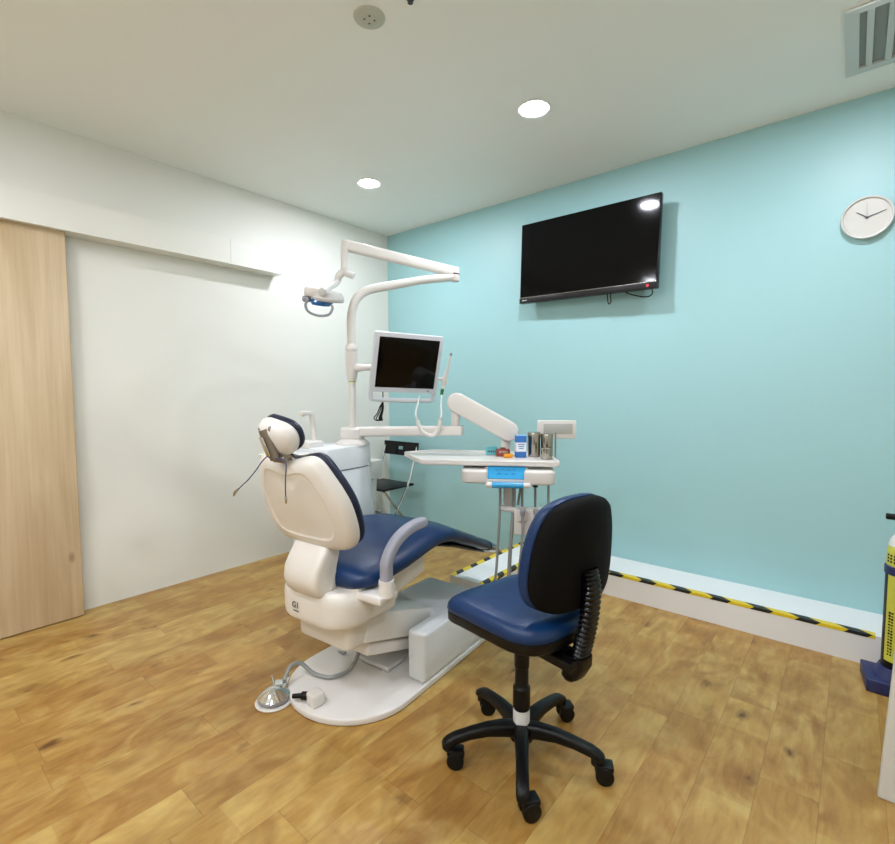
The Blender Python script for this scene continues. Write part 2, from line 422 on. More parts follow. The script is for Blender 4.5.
t = thing('air_vent', 'rectangular ceiling air vent with grey slats at the top right corner', 'vent', (3.55, -.50, CE))
x0, x1, y0, y1 = -.29, .29, -.245, .245
fo = [(x0, y0), (x1, y0), (x1, y1), (x0, y1)]; fi = [(x0+.045, y0+.03), (x1-.045, y0+.03), (x1-.045, y1-.05), (x0+.045, y1-.05)]
MB().loft([[Vector((x, y, z)) for x, y in pp] for pp, z in ((fo, -.0005), (fo, -.010), (fi, -.013), (fi, -.0005))], cap=False, closed=True).build('frame', 'vent', t, smooth=0)
MB().box((0, -.01, -.0015), (x1-x0-.09, y1-y0-.08, .002)).build('backing', 'ventshade', t, smooth=0)  # flat plate; its grey stands in for the shade between the slats
b = MB()
for i in range(8):
    b.box((x0+.078+.062*i, -.010, -.0105), (.022, y1-y0-.0805, .003), rot=Matrix.Rotation(math.radians(14), 3, 'Y'))
b.build('slats', 'vent', t, smooth=0)

t = thing('ceiling_speaker', 'round grey ceiling fitting with four small holes', 'ceiling fitting', (1.878, -1.862, CE))
MB().lathe([(.060, -.0005), (.058, -.004), (.048, -.007), (.036, -.0075), (.034, -.009), (0, -.0095)], n=40).build('cover', 'speaker', t)
for a in range(4):
    th = math.radians(50+90*a); MB().cyl((.019*math.cos(th), .019*math.sin(th), -.0090), (.019*math.cos(th), .019*math.sin(th), -.0105), .0038, n=16).build('hole', 'darkgrey', t)
t = thing('sprinkler_head', 'tiny dark sprinkler nozzle on the ceiling at the top edge', 'sprinkler', (2.058, -1.826, CE))
MB().lathe([(.014, -.0005), (.014, -.003), (.007, -.005), (.006, -.012), (.004, -.014)], n=24).build('escutcheon', 'darkgrey', t)
MB().lathe([(.010, -.013), (.010, -.015), (.002, -.015)], n=20).build('deflector', 'darkgrey', t)

# ------------------------------------------------------------------ television
t = thing('television', 'black flat television mounted high on the teal wall', 'television', (1.957, -.1205, 2.136), math.radians(-1.8))
Rt = Matrix.Rotation(math.radians(-.6), 3, 'X') @ Matrix.Rotation(math.radians(1.08), 3, 'Y')
def TV(b): b.bm.transform(Rt.to_4x4()); return b
w, h = .955, .55
TV(MB().box((0, .02, 0), (w, .035, h), bev=.004)).build('bezel', 'gloss', t)
TV(MB().box((0, .055, -.02), (w*.62, .05, h*.62), bev=.012)).build('rear_housing', 'black', t)
TV(MB().box((0, .0018, .018), (w-.012, .002, h-.05))).build('screen', 'screen', t, smooth=0)
TV(MB().box((0, .0010, -h/2+.0185), (w, .0095, .037), bev=.002)).build('lower_bar', mat('tv_bar', '#141212', .4, spec=.3), t)
TV(MB().box((0, -.002, -h/2+.038), (w-.006, .005, .0025))).build('chrome_strip', 'steel', t, smooth=0)
TV(MB().cyl((w/2-.055, -.0035, -h/2+.019), (w/2-.055, -.0055, -h/2+.019), .008, n=20)).build('red_light', 'red', t)
lb = MB()
for i, ww in enumerate((.007, .004, .005, .004, .005, .003)): lb.box((-w/2+.028+i*.0065, -.0042, -h/2+.019), (ww*.8, .0012, .007))
TV(lb).build('maker_mark', 'paper', t, smooth=0)
MB().box((0, .088, 0), (.42, .03, .34), bev=.003).build('wall_bracket', 'black', t)
TV(MB().tube([(.16, .03, -.26), (.165, .03, -.30), (.17, .03, -.33), (.18, .03, -.335), (.188, .03, -.32), (.183, .03, -.29), (.185, .04, -.26)], .0035, n=8)).build('cable', 'black', t)
TV(MB().tube([(.26, .04, -.265), (.30, .045, -.285), (.36, .05, -.305), (.41, .05, -.312), (.435, .05, -.295), (.43, .045, -.262)], .0035, n=8)).build('cable', 'black', t)

# ------------------------------------------------------------------ clock
t = thing('wall_clock', 'round white wall clock showing ten past ten on the teal wall', 'clock', (3.359, -.0005, 2.077))
MB().lathe([(.094, -.0005), (.098, .012), (.100, .030), (.097, .036), (.092, .035), (.089, .024), (.0, .024)], n=56, axis=(0, -1, 0)).build('case', mat('clock_rim', '#d6d6d0', .35), t)
MB().cyl((0, -.0245, 0), (0, -.0255, 0), .0885, n=56).build('dial', 'clockface', t)
def hand(ang, L, wd, tail, y, m, nm):
    a = math.radians(ang); dx, dz = math.sin(a), math.cos(a)
    px, pz = dz, -dx
    pts = [(-dx*tail+px*wd, y, -dz*tail+pz*wd), (dx*L+px*wd*.6, y, dz*L+pz*wd*.6), (dx*L-px*wd*.6, y, dz*L-pz*wd*.6), (-dx*tail-px*wd, y, -dz*tail-pz*wd)]
    MB().prism(pts, (0, -.001, 0)).build(nm, m, t, smooth=0)
hand(-52, .050, .0030, .006, -.0270, 'darkgrey', 'hour_hand')
hand(73, .072, .0024, .008, -.0285, 'darkgrey', 'minute_hand')
hand(-2, .070, .0011, .012, -.0300, 'grey', 'second_hand')
MB().cyl((0, -.0255, 0), (0, -.0325, 0), .0045, n=16).build('pin', 'darkgrey', t)
for k in range(12):
    a = k*PI/6; MB().box((.079*math.sin(a), -.026, .079*math.cos(a)), (.0014, .0006, .007), rot=Matrix.Rotation(a, 3, 'Y')).build('hour_mark', 'paper', t, smooth=0)

# ------------------------------------------------------------------ fire extinguisher
t = thing('fire_extinguisher', 'yellow labelled black extinguisher standing in a navy base by the teal wall', 'extinguisher', (3.535, -.46, 0))
MB().prism([(-.105, -.095, 0), (.10, -.095, 0), (.10, .085, 0), (-.125, .085, 0)], (0, 0, .055), bev=.005).loft([sup((0, 0, .05), (1, 0, 0), (0, 1, 0), .085, .08, 4, 24), sup((0, 0, .10), (1, 0, 0), (0, 1, 0), .068, .068, 2, 24)]).build('base', 'extblue', t, smooth=30)
MB().lathe([(.058, .086), (.062, .10), (.062, .505), (.061, .52)], n=36).build('body', 'black', t)
lm_ = MB()
lm_.loft([[Vector((r_*math.cos(math.radians(a_)), r_*math.sin(math.radians(a_)), z_)) for a_ in range(212, 341, 8)]+[Vector(((r_-.001)*math.cos(math.radians(a_)), (r_-.001)*math.sin(math.radians(a_)), z_)) for a_ in range(340, 211, -8)] for r_, z_ in ((.0635, .13), (.0635, .49))])
lm_.build('label', 'yellow', t)
MB().lathe([(.066, .492), (.0665, .522), (.062, .527)], n=36).build('clamp', 'extblue', t)
MB().lathe([(.061, .520), (.0605, .575), (.056, .612), (.035, .645), (.02, .655), (.02, .67)], n=36).build('shoulder', 'yellow', t)
MB().lathe([(.0575, .608), (.052, .632), (.038, .655), (.022, .668)], n=36).build('neck_cap', 'paper', t)
MB().box((-.005, 0, .725), (.13, .03, .022), bev=.004).box((0, 0, .69), (.03, .03, .055), bev=.004).build('handle', 'black', t)
lb = MB(); rnd = random.Random(3)
for i in range(15):
    a = math.radians(232); zz = .16+i*.0125
    for q in (0, 1):
        aa = a+(q-.5)*.16
        lb.box((.0642*math.cos(aa), .0642*math.sin(aa), zz), (.002, .004+.004*rnd.random(), .004+.004*rnd.random()), rot=Matrix.Rotation(aa, 3, 'Z'))
lb.build('label_print', 'black', t, smooth=0); lb = MB()
for i in range(3):
    for q in range(3):
        aa = math.radians(205+q*14); lb.box((.0614*math.cos(aa), .0614*math.sin(aa), .545+i*.013), (.002, .007, .008), rot=Matrix.Rotation(aa, 3, 'Z'))
lb.build('neck_print', 'black', t, smooth=0)

# ------------------------------------------------------------------ dental chair (x = lateral, y = towards the feet)
CA = math.radians(5); CO = (1.77, -2.14, 0)
def W(s, tt, z): return Vector((CO[0]-s*math.sin(CA)+tt*math.cos(CA), CO[1]+s*math.cos(CA)+tt*math.sin(CA), z))
ch = thing('dental_chair', 'white dental patient chair with navy vinyl cushions on a white floor base', 'dental chair', CO, CA)
# floor plate
pl = []
for i in range(25):
    a = PI+PI*i/24; pl.append((.285*math.cos(a), .275+.275*math.sin(a)))
pl += [(.285, .92), (-.285, .92)]
MB().prism([(x, y, .001) for x, y in pl], (0, 0, .027), bev=.006).build('base_plate', 'plastic', ch)
# rear cover
b = MB()
oc = [(.281, .39), (.281, .915), (-.09, .92), (-.10, .66), (.19, .58), (.19, .39)]
b.prism([(x, y, .028) for x, y in oc], (0, 0, .215), bev=.016)
b.build('base_cover', 'cool', ch)
MB().cyl((.281, .86, .06), (.285, .86, .06), .008, n=16).build('screw_cap', 'black', ch)
# lift arms
def bar(s0, z0, s1, z1, t0, t1, th):
    d = Vector((0, s1-s0, z1-z0)).normalized(); n = Vector((0, -d.z, d.y))*th/2
    p = [Vector((t0, s0, z0))+n, Vector((t0, s1, z1))+n, Vector((t0, s1, z1))-n, Vector((t0, s0, z0))-n]
    return p, Vector((t1-t0, 0, 0))
for (a, nm) in (((.18, .325, .62, .185, -.16, .165, .115), 'lift_arm'), ((.20, .225, .62, .085, -.14, .150, .05), 'lift_arm')):
    p, dd = bar(*a); MB().prism(p, dd, bev=.008).build(nm, 'plastic', ch)
MB().box((0, .50, .042), (.20, .26, .022), bev=.006).build('pivot_block', 'greywhite', ch)
# seat housing shells
def shell_outline(w, s0, s1, r0, r1, bulge=.03):
    pts = [(-w, s1), (-w, s0+r0)]
    n = 16
    for i in range(n+1):
        a = PI+PI*i/n
        cx = math.copysign(abs(math.cos(a))**.62, math.cos(a)); sy = math.copysign(abs(math.sin(a))**.62, math.sin(a))
        pts.append((w*cx, s0+r0+(r0+bulge*0)*sy))
    pts += [(w, s1)]
    out = []
    for p in pts:
        if not out or (Vector(p)-Vector(out[-1])).length > 1e-4: out.append(p)
    return out
def rear_outline(w, s0, s1, r, t0=0.0):
    pts = [(t0-w, s1)]
    for i in range(11): a = PI+PI/2*i/10; pts.append((t0-w+r+r*math.cos(a), s0+r+r*math.sin(a)))
    for i in range(11): a = 1.5*PI+PI/2*i/10; pts.append((t0+w-r+r*math.cos(a), s0+r+r*math.sin(a)))
    return pts+[(t0+w, s1)]
o1 = rear_outline(.205, .018, .30, .12)
def fr(zoff=0, tilt=0):
    return lambda x, y, o: Vector((x, y, o+tilt*(y+.04)))
MB().dome(o1, [(.93, .368), (.985, .376), (1.0, .392), (1.01, .452), (1.0, .466), (.95, .484), (.88, .498), (.80, .500)], fr()).build('seat_shell', 'cream', ch, smooth=50)
o2 = rear_outline(.155, .088, .24, .035, .008)
MB().dome(o2, [(.93, .266), (.96, .269), (.98, .284), (1.0, .378), (1.0, .385)], fr()).build('lower_housing', 'cream', ch, smooth=50)
# seat side frames up to knee
b = MB()
b.prism([(.195, .20, .40), (.195, .42, .44), (.195, .51, .46), (.195, .51, .565), (.195, .10, .53), (.195, .10, .47)], (-.39, 0, 0), bev=.008)
b.build('seat_frame', 'cream', ch)
# badge on the shell rear
bd = text_mb('G1', .034)
bd.bm.transform(frame_mtx((-.055, .0135, .425), (1, 0, 0), (0, 0, 1), (0, -1, 0)))
bt = MB(); bt.merge(bd)
bt.box((-.055, .0155, .402), (.030, .002, .003)); bt.build('badge', 'darkgrey', ch, smooth=0)
# neck linking shell to backrest
rings = []
for (s, z, a, bb) in ((.075, .462, .095, .045), (.035, .475, .100, .05), (.015, .50, .104, .055), (.006, .54, .106, .06), (.012, .585, .106, .06), (.030, .625, .104, .055), (.050, .665, .100, .045), (.07, .69, .09, .03)):
    rings.append(sup((-.002, s+.035, z), (1, 0, 0), (0, 1, 0), a*.94, bb, 5, 32))
MB().loft(rings).build('back_support', 'cream', ch, smooth=50)
# backrest
B0 = Vector((0, .105, .648)); B1 = Vector((0, -.035, 1.035)); dv = (B1-B0).normalized(); nb = Vector((0, dv.z, -dv.y)) # nb points to front (+y, up)
half = [(.0, .018), (.10, .018), (.17, .026), (.208, .052), (.230, .10), (.238, .16), (.236, .24), (.218, .31), (.196, .365), (.176, .41), (.155, .440), (.125, .452), (.08, .446), (.04, .434)]
ol = [(x, u) for x, u in half] + [(0, .430)] + [(-x, u) for x, u in half[::-1][:-1]]
ol = catmull2([(x, u*.875+.004) for x, u in ol], 3)
def bf(x, u, o):
    curve = .10*x*x  # gentle wrap
    return B0+dv*u+Vector((1, 0, 0))*x+nb*(o+curve*2.2)
MB().dome(ol, [(.97, .002), (1.0, -.004), (1.008, -.014), (.995, -.028), (.955, -.042), (.90, -.050), (.80, -.055), (.74, -.057), (.72, -.0548), (.69, -.0542), (.5, -.058), (.2, -.062)], bf).build('backrest_shell', 'cream', ch, smooth=28)
MB().dome(ol, [(.95, .002), (.99, .003), (1.004, .010), (1.002, .022), (.975, .032), (.90, .040), (.75, .044), (.4, .042), (.1, .040)], bf).build('backrest_cushion', 'navyedge', ch, smooth=60)
# seat cushion
def cushion(secs, nm, m, sub=0, nn=3.0):
    rings = []
    for (s, z, a, b_) in secs: rings.append(sup((0, s, z), (1, 0, 0), (0, 0, 1), a, b_, nn, 32))
    return MB().loft(rings).build(nm, m, ch, smooth=70)
cushion([(.085, .535, .17, .020), (.10, .537, .205, .036), (.14, .542, .235, .047), (.22, .552, .252, .052), (.34, .568, .256, .053), (.46, .590, .256, .052), (.56, .602, .256, .049), (.66, .592, .255, .045), (.76, .552, .252, .042), (.90, .495, .243, .038), (1.04, .435, .228, .034), (1.12, .402, .212, .032), (1.19, .371, .19, .029), (1.225, .357, .16, .022), (1.235, .353, .12, .012)], 'seat_cushion', 'navy')
cushion([(.62, .545, .20, .012), (.80, .492, .19, .014), (1.0, .412, .16, .012), (1.16, .350, .12, .008)], 'legrest_frame', 'black')
cushion([(1.05, .4315, .2300, .0365), (1.08, .419, .2250, .037), (1.12, .4025, .2145, .035), (1.19, .372, .193, .032), (1.23, .357, .162, .025), (1.243, .352, .12, .013)], 'foot_cover', 'clearcover')
# armrest
MB().cyl((.298, .145, .500), (.298, .145, .560), .030, .028, n=28).box((.245, .15, .490), (.125, .10, .03), bev=.008).build('armrest_socket', 'plastic', ch, smooth=40)
def flat_path(pts, a, bb, nm, m):
    rings = []
    P = [Vector(p) for p in pts]
    out = []
    Q = [P[0]*2-P[1]]+P+[P[-1]*2-P[-2]]
    for i in range(1, len(Q)-2):
        for k in range(5):
            t_ = k/5; out.append(.5*((2*Q[i])+(-Q[i-1]+Q[i+1])*t_+(2*Q[i-1]-5*Q[i]+4*Q[i+1]-Q[i+2])*t_*t_+(-Q[i-1]+3*Q[i]-3*Q[i+1]+Q[i+2])*t_**3))
    out.append(P[-1])
    for i, p in enumerate(out):
        d = (out[min(i+1, len(out)-1)]-out[max(i-1, 0)]).normalized(); X = Vector((1, 0, 0)); Y = d.cross(X).normalized()
        f = 1 if i < len(out)-3 else (.95, .8, .5)[i-(len(out)-3)]
        rings.append(sup(p, X, Y, a*f, bb*f, 3.2, 24))
    return MB().loft(rings).build(nm, m, ch, smooth=50)
flat_path([(.298, .145, .56), (.298, .145, .60), (.298, .147, .625), (.298, .170, .662), (.298, .210, .695), (.298, .27, .718), (.298, .34, .726), (.298, .385, .723)], .021, .021, 'armrest', 'armgrey')
# headrest
hc = Vector((-.006, -.068, 1.095)); hd = Vector((0, -.42, .90)).normalized(); hn = Vector((0, hd.z, -hd.y))
hol0 = catmull2([(0, -.062), (.055, -.060), (.10, -.042), (.125, -.005), (.115, .035), (.075, .058), (.03, .064), (-.03, .064), (-.075, .058), (-.115, .035), (-.125, -.005), (-.10, -.042), (-.055, -.060)], 3)
ha = math.radians(-16)
hol = [((x*.68)*math.cos(ha)-u*1.02*math.sin(ha), (x*.68)*math.sin(ha)+u*1.02*math.cos(ha)) for x, u in hol0]
def hf(x, u, o): return hc+hd*u+Vector((1, 0, 0))*x+hn*(o+1.4*x*x)
MB().dome(hol, [(.95, .002), (1.0, -.006), (1.0, -.02), (.94, -.036), (.8, -.048), (.5, -.056), (.2, -.058)], hf).build('headrest_shell', 'plastic', ch, smooth=60)
MB().dome(hol, [(.95, .002), (1.0, .003), (1.015, .010), (1.0, .022), (.9, .030), (.6, .034), (.2, .033)], hf).build('headrest_cushion', 'navyedge', ch, smooth=60)
hb = MB()
p0 = Vector((.008, -.105, 1.010)); p1 = Vector((-.018, -.132, 1.116))
hb.tube([p0, p0.lerp(p1, .5), p1], [(.022, .015), (.025, .017), (.022, .014)], n=14, smooth=0, flat=(1, 0, 0))
hb.cyl((-.050, -.118, 1.118), (.020, -.118, 1.118), .015, n=20, bev=.004)
hb.cyl((-.025, -.085, 1.010), (.04, -.085, 1.010), .014, n=20, bev=.004)
hb.build('headrest_bracket', 'bronze', ch, smooth=45)
dq = (p1-p0).normalized(); mm = frame_mtx((p0+p1)/2+Vector((.0, -dq.z, dq.y))*.021, (1, 0, 0), dq, Vector((1, 0, 0)).cross(dq))
q = MB().box((0, 0, 0), (.022, .07, .003), bev=.001); q.bm.transform(mm); q.build('bracket_plate', 'chrome', ch)
MB().box((0, -.035, 1.0), (.045, .012, .10), rot=Matrix.Rotation(math.radians(27), 3, 'X')).build('headrest_bar', 'steel', ch)
# socket block with black plug on the plate
b = MB().prism([(-.028, .030, .027), (.030, .022, .027), (.036, .075, .027), (-.02, .085, .027)], (0, 0, .052), bev=.010); b.build('connector_block', 'plastic', ch)
MB().cyl((-.020, .045, .056), (-.050, .030, .054), .016, n=16, bev=.003).cyl((-.050, .030, .054), (-.082, .012, .050), .010, .009, n=12).build('plug', 'black', ch)

# foot pedal
px_, py_ = 1.592, -2.160
fp = thing('foot_pedal', 'round chrome foot control disc with white rim on the wooden floor', 'foot control', (px_, py_, 0))
MB().lathe([(.071, .001), (.0735, .006), (.070, .010), (.0, .010)], n=48).build('rim', 'plastic', fp)
MB().lathe([(.058, .0105), (.063, .016), (.063, .024), (.060, .028)], n=48).build('skirt', 'grey', fp)
rg = []
for r_, z_ in ((.062, .028), (.052, .037), (.032, .052), (.012, .062), (.002, .063)):
    rg.append([Vector((r_*math.cos(2*PI*i/40), r_*math.sin(2*PI*i/40), z_)) for i in range(40)])
MB().loft(rg).build('disc', 'chrome', fp, smooth=30)
MB().box((-.030, .045, .035), (.05, .045, .03), rot=Matrix.Rotation(math.radians(38), 3, 'Z'), bev=.006).cyl((-.050, .030, .045), (-.060, .026, .072), .005, n=10).cyl((-.012, .065, .045), (-.010, .07, .07), .006, n=10).build('coupling', 'chrome', fp)
MB().tube([(-.02, .060, .055), (-.035, .10, .09), (-.03, .145, .085), (.01, .17, .050), (.06, .19, .040), (.10, .22, .040), (.12, .29, .050), (.10, .36, .10), (.09, .39, .20), (.09, .41, .27)], .0085, n=12).build('hose', 'hose', fp)
MB().tube([(.02, .55, .012), (-.07, .50, .015), (-.12, .43, .012), (-.08, .38, .02), (.0, .36, .05)], .006, n=8).build('hose', 'hose', fp)

# bib clip cord over the headrest bracket
bc = thing('bib_clip_cord', 'blue bib cord with two metal clips hanging from the headrest', 'bib clip', W(-.13, -.05, .99), CA)
def cordpt(s, tt, z): return W(s, tt, z)
MB().tube([cordpt(-.095, -.050, 1.018), cordpt(-.115, -.055, 1.000), cordpt(-.13, -.075, .965), cordpt(-.145, -.095, .935), cordpt(-.155, -.115, .915), cordpt(-.160, -.135, .898)], .0021, n=8).build('cord', 'cord', bc, space='world')
MB().tube([cordpt(-.100, -.050, 1.022), cordpt(-.118, -.01, 1.018), cordpt(-.112, .040, 1.015), cordpt(-.110, .072, 1.005), cordpt(-.112, .072, .955), cordpt(-.108, .064, .91), cordpt(-.105, .060, .885)], .0021, n=8).build('cord', 'cord', bc, space='world')
MB().tube([cordpt(-.160, -.135, .899), cordpt(-.164, -.148, .887), cordpt(-.166, -.156, .872)], [.004, .006, .003], n=8).build('clip', 'steel', bc, space='world')
MB().tube([cordpt(-.105, .060, .886), cordpt(-.104, .060, .872), cordpt(-.103, .059, .860)], [.004, .005, .003], n=8).build('clip', 'steel', bc, space='world')

# ------------------------------------------------------------------ dental unit: cabinet, pole
UP = W(.722, -.455, 0); UX, UY = UP.x, UP.y
un = thing('dental_unit', 'white dental unit cabinet with upright pole standing beyond the chair', 'dental unit', (UX, UY, 0), CA)
# local frame: same axes as chair; local = (t+.46, s-.715)
def U(s, tt, z): return Vector((tt+.46, s-.715, z))
def ub(s0, s1, t0, t1, z0, z1, b=.012, top_in=0):
    bm = MB(); ring0 = rounded([(t0-.46+.92, s0-.715), (t1+.46, s0-.715), (t1+.46, s1-.715), (t0+.46, s1-.715)], .02, 4)
    return bm
def taper(s0, s1, t0, t1, z0, z1, flare, r=.03, bevel=.01):
    def rr(f, inset=0):
        return rounded([(t0+.46-f+inset, s0-.715-f+inset), (t1+.46+f-inset, s0-.715-f+inset), (t1+.46+f-inset, s1-.715+f-inset), (t0+.46-f+inset, s1-.715+f-inset)], r, 4)
    L = [(z0, flare, 0), (z1-bevel, 0, 0), (z1-bevel*.3, 0, bevel*.3), (z1, 0, bevel)]
    return MB().loft([[Vector((x, y, z)) for x, y in rr(f, ins)] for z, f, ins in L])
taper(.455, .775, -.62, -.38, .30, .845, .028).build('cabinet', 'cool', un)
taper(.453, .777, -.622, -.378, .849, .962, .002).build('cabinet_top', 'cool', un)
MB().prism([U(.50, -.50, .32), U(.50, -.20, .33), U(.62, -.20, .33), U(.62, -.50, .32)], (0, 0, .08), bev=.006).build('mounting_arm', 'cool', un)
MB().lathe([(.092, .960), (.090, .972), (.078, .982), (.062, .990), (.060, .996)], n=36).build('swivel_mound', 'plastic', un)
MB().lathe([(.062, .996), (.066, 1.0), (.066, 1.045), (.060, 1.052), (.0, 1.052)], n=36).build('swivel_ring', 'plastic', un)
MB().cyl((0, 0, 1.04), (0, 0, 1.305), .0185, n=24).build('pole', 'plastic', un)
MB().lathe([(.0205, 1.298), (.0205, 1.304)], n=24).build('green_ring', 'lime', un)
MB().lathe([(.020, 1.304), (.029, 1.325), (.033, 1.40), (.033, 1.455), (.031, 1.457), (.031, 1.468), (.033, 1.470), (.033, 1.49), (.026, 1.502), (.022, 1.503)], n=28).build('pole_collar', 'plastic', un)
# spittoon bowl
bwx, bwy = U(.36, -.56, 0).x, U(.36, -.56, 0).y
MB().lathe([(.05, .80), (.10, .86), (.128, .925), (.132, .945), (.126, .948), (.10, .90), (.04, .86), (.0, .855)], c=(bwx, bwy, 0), n=40).build('spittoon_bowl', mat('bowl_glass', '#dcd8c4', .2), un)
MB().prism([U(.40, -.60, .84), U(.40, -.42, .84), U(.46, -.40, .84), U(.46, -.62, .84)], (0, 0, .10), bev=.01).build('bowl_support', 'cool', un)
# cup filler
cf = MB(); cfo = U(.50, -.56, 0)
cf.prism([cfo+Vector((-.055, -.05, .955)), cfo+Vector((.055, -.05, .955)), cfo+Vector((.055, .05, .955)), cfo+Vector((-.055, .05, .955))], (0, 0, .038), bev=.008)
cf.tube([cfo+Vector((.0, .035, .97)), cfo+Vector((.0, .033, 1.05)), cfo+Vector((0, .018, 1.13))], [.014, .012, .014], n=14, smooth=4)
cf.box(cfo+Vector((0, -.012, 1.137)), (.03, .078, .020), bev=.005)
cf.cyl(cfo+Vector((0, -.035, 1.13)), cfo+Vector((0, -.035, 1.117)), .008, n=12)
cf.build('cup_filler', 'plastic', un)
# assistant holder right of the cabinet
MB().prism([U(.80, -.56, .75), U(.80, -.44, .75), U(.93, -.44, .75), U(.93, -.56, .75)], (0, 0, .105), bev=.008).build('suction_holder', 'plastic', un)
MB().tube([U(.76, -.50, .80), U(.82, -.50, .80)], .02, n=12, smooth=0).cyl(U(.875, -.50, .55), U(.875, -.50, .75), .040, .045, n=24, bev=.01).build('suction_filter', 'plastic', un)
for q, zz in ((0, .80), (.04, .78)):
    MB().tube([U(.90, -.46+q*.5, .56), U(.93, -.46+q, .40), U(1.0, -.42, .22), U(.95, -.40, .10)], .008, n=8).build('suction_hose', 'hose', un)

# operating lamp on its arms
BASE = Vector((UX, UY, 0))
lm = thing('operating_lamp', 'white dental operating lamp on a long bent double arm', 'lamp', (UX, UY, 1.503), 0)
endp = Vector((1.528, -.915, 1.905))
dirn = Vector((endp.x-UX, endp.y-UY, 0)); ln = dirn.length; dirn.normalize()
def LPT(d, z): return Vector((UX, UY, 0))+dirn*d+Vector((0, 0, z))
MB().cyl((UX, UY, 1.495), (UX, UY, 1.58), .0235, n=24).tube([LPT(0, 1.58), LPT(0, 1.63), LPT(.006, 1.68), LPT(.025, 1.735), LPT(.061, 1.775), LPT(.117, 1.803), LPT(.231, 1.832), LPT(.397, 1.874), LPT(.547, 1.902), LPT(ln, 1.914)], .0235, n=20, smooth=6).build('pole_arm', 'plastic', lm, space='world')
MB().cyl(LPT(ln, 1.885), LPT(ln, 1.966), .028, n=24, bev=.006).build('elbow_joint', 'plastic', lm, space='world')
MB().cyl(LPT(ln, 1.922), LPT(ln, 1.930), .0286, n=24).build('joint_gap', 'darkgrey', lm, space='world')
hp = Vector((1.245, -1.480, 2.018)); ep = LPT(ln, 1.940)
def beam(p, q, w_, h_, nm, m, parent, bev=.012, ends=0):
    p, q = Vector(p), Vector(q); d = (q-p); L = d.length; d.normalize(); side = d.cross(Vector((0, 0, 1))).normalized(); u_ = side.cross(d)
    b = MB().box((0, 0, 0), (L+ends, w_, h_), bev=bev, seg=3); b.bm.transform(frame_mtx((p+q)/2, d, -side, u_)); return b.build(nm, m, parent, space='world')
beam(ep, hp, .042, .058, 'spring_arm', 'plastic', lm, ends=.03)
MB().tube([hp+Vector((0, 0, .02)), hp+Vector((-.006, -.005, -.03)), hp+Vector((-.008, -.006, -.08)), hp+Vector((-.008, -.006, -.12))], [.026, .022, .019, .021], n=18).build('drop_link', 'plastic', lm, space='world')
k1 = hp+Vector((-.008, -.006, -.12))
head = Vector((1.242, -1.617, 1.728))
MB().tube([k1, k1+Vector((.002, .003, -.016)), k1+Vector((.014, .012, -.028)), k1+Vector((.028, .024, -.034))], [.022, .021, .018, .016], n=16).cyl(k1+Vector((.026, .022, -.033)), k1+Vector((.038, .032, -.040)), .017, n=18).build('swivel_knuckle', 'plastic', lm, space='world')
RL = Matrix.Rotation(yaw, 3, 'Z') @ Matrix.Rotation(math.radians(8), 3, 'Y') @ Matrix.Rotation(math.radians(12), 3, 'X')
MB().tube([k1+Vector((0, 0, -.012)), k1+Vector((-.020, -.020, -.035)), k1+Vector((-.030, -.034, -.075)), head+RL @ Vector((.006, -.052, .036))], [.021, .019, .017, .016], n=16).build('yoke', 'plastic', lm, space='world')
def lampb(b): b.bm.transform(Matrix.Translation(head) @ RL.to_4x4()); return b
lo_ = [(.095*math.cos(2*PI*i/32)*(1.05 if math.cos(2*PI*i/32) > 0 else 1), .062*math.sin(2*PI*i/32), 0) for i in range(32)]
def el(a, b_, z, dx=0): return [Vector((dx+a*math.cos(2*PI*i/32), b_*math.sin(2*PI*i/32), z)) for i in range(32)]
lampb(MB().loft([el(.04, .04, .034, .015), el(.068, .06, .030, .015), el(.080, .070, .012, .015), el(.083, .074, -.004, .015), el(.078, .068, -.016, .015), el(.06, .055, -.019, .01)])).build('lamp_head', 'greywhite', lm, space='world')
lampb(MB().box((-.060, 0, .020), (.075, .10, .046), bev=.01)).build('lamp_housing', 'plastic', lm, space='world')
lampb(MB().cyl((.005, -.085, .03), (.005, -.02, .03), .021, n=20, bev=.004)).build('pivot_knob', 'greywhite', lm, space='world')
lampb(MB().box((-.088, -.02, -.018), (.035, .055, .030), bev=.008)).build('side_knob', 'grey', lm, space='world')
lampb(MB().loft([el(.056, .052, -.014, -.015), el(.058, .056, -.026, -.018), el(.045, .048, -.042, -.02)])).build('reflector', 'bluelens', lm, space='world')
lampb(MB().tube([(-.07, -.055, -.015), (-.078, -.068, -.045), (-.06, -.075, -.075), (-.01, -.078, -.088), (.04, -.073, -.078), (.055, -.06, -.05), (.05, -.05, -.03)], .0065, n=10)).build('handle_ring', 'grey', lm, space='world')

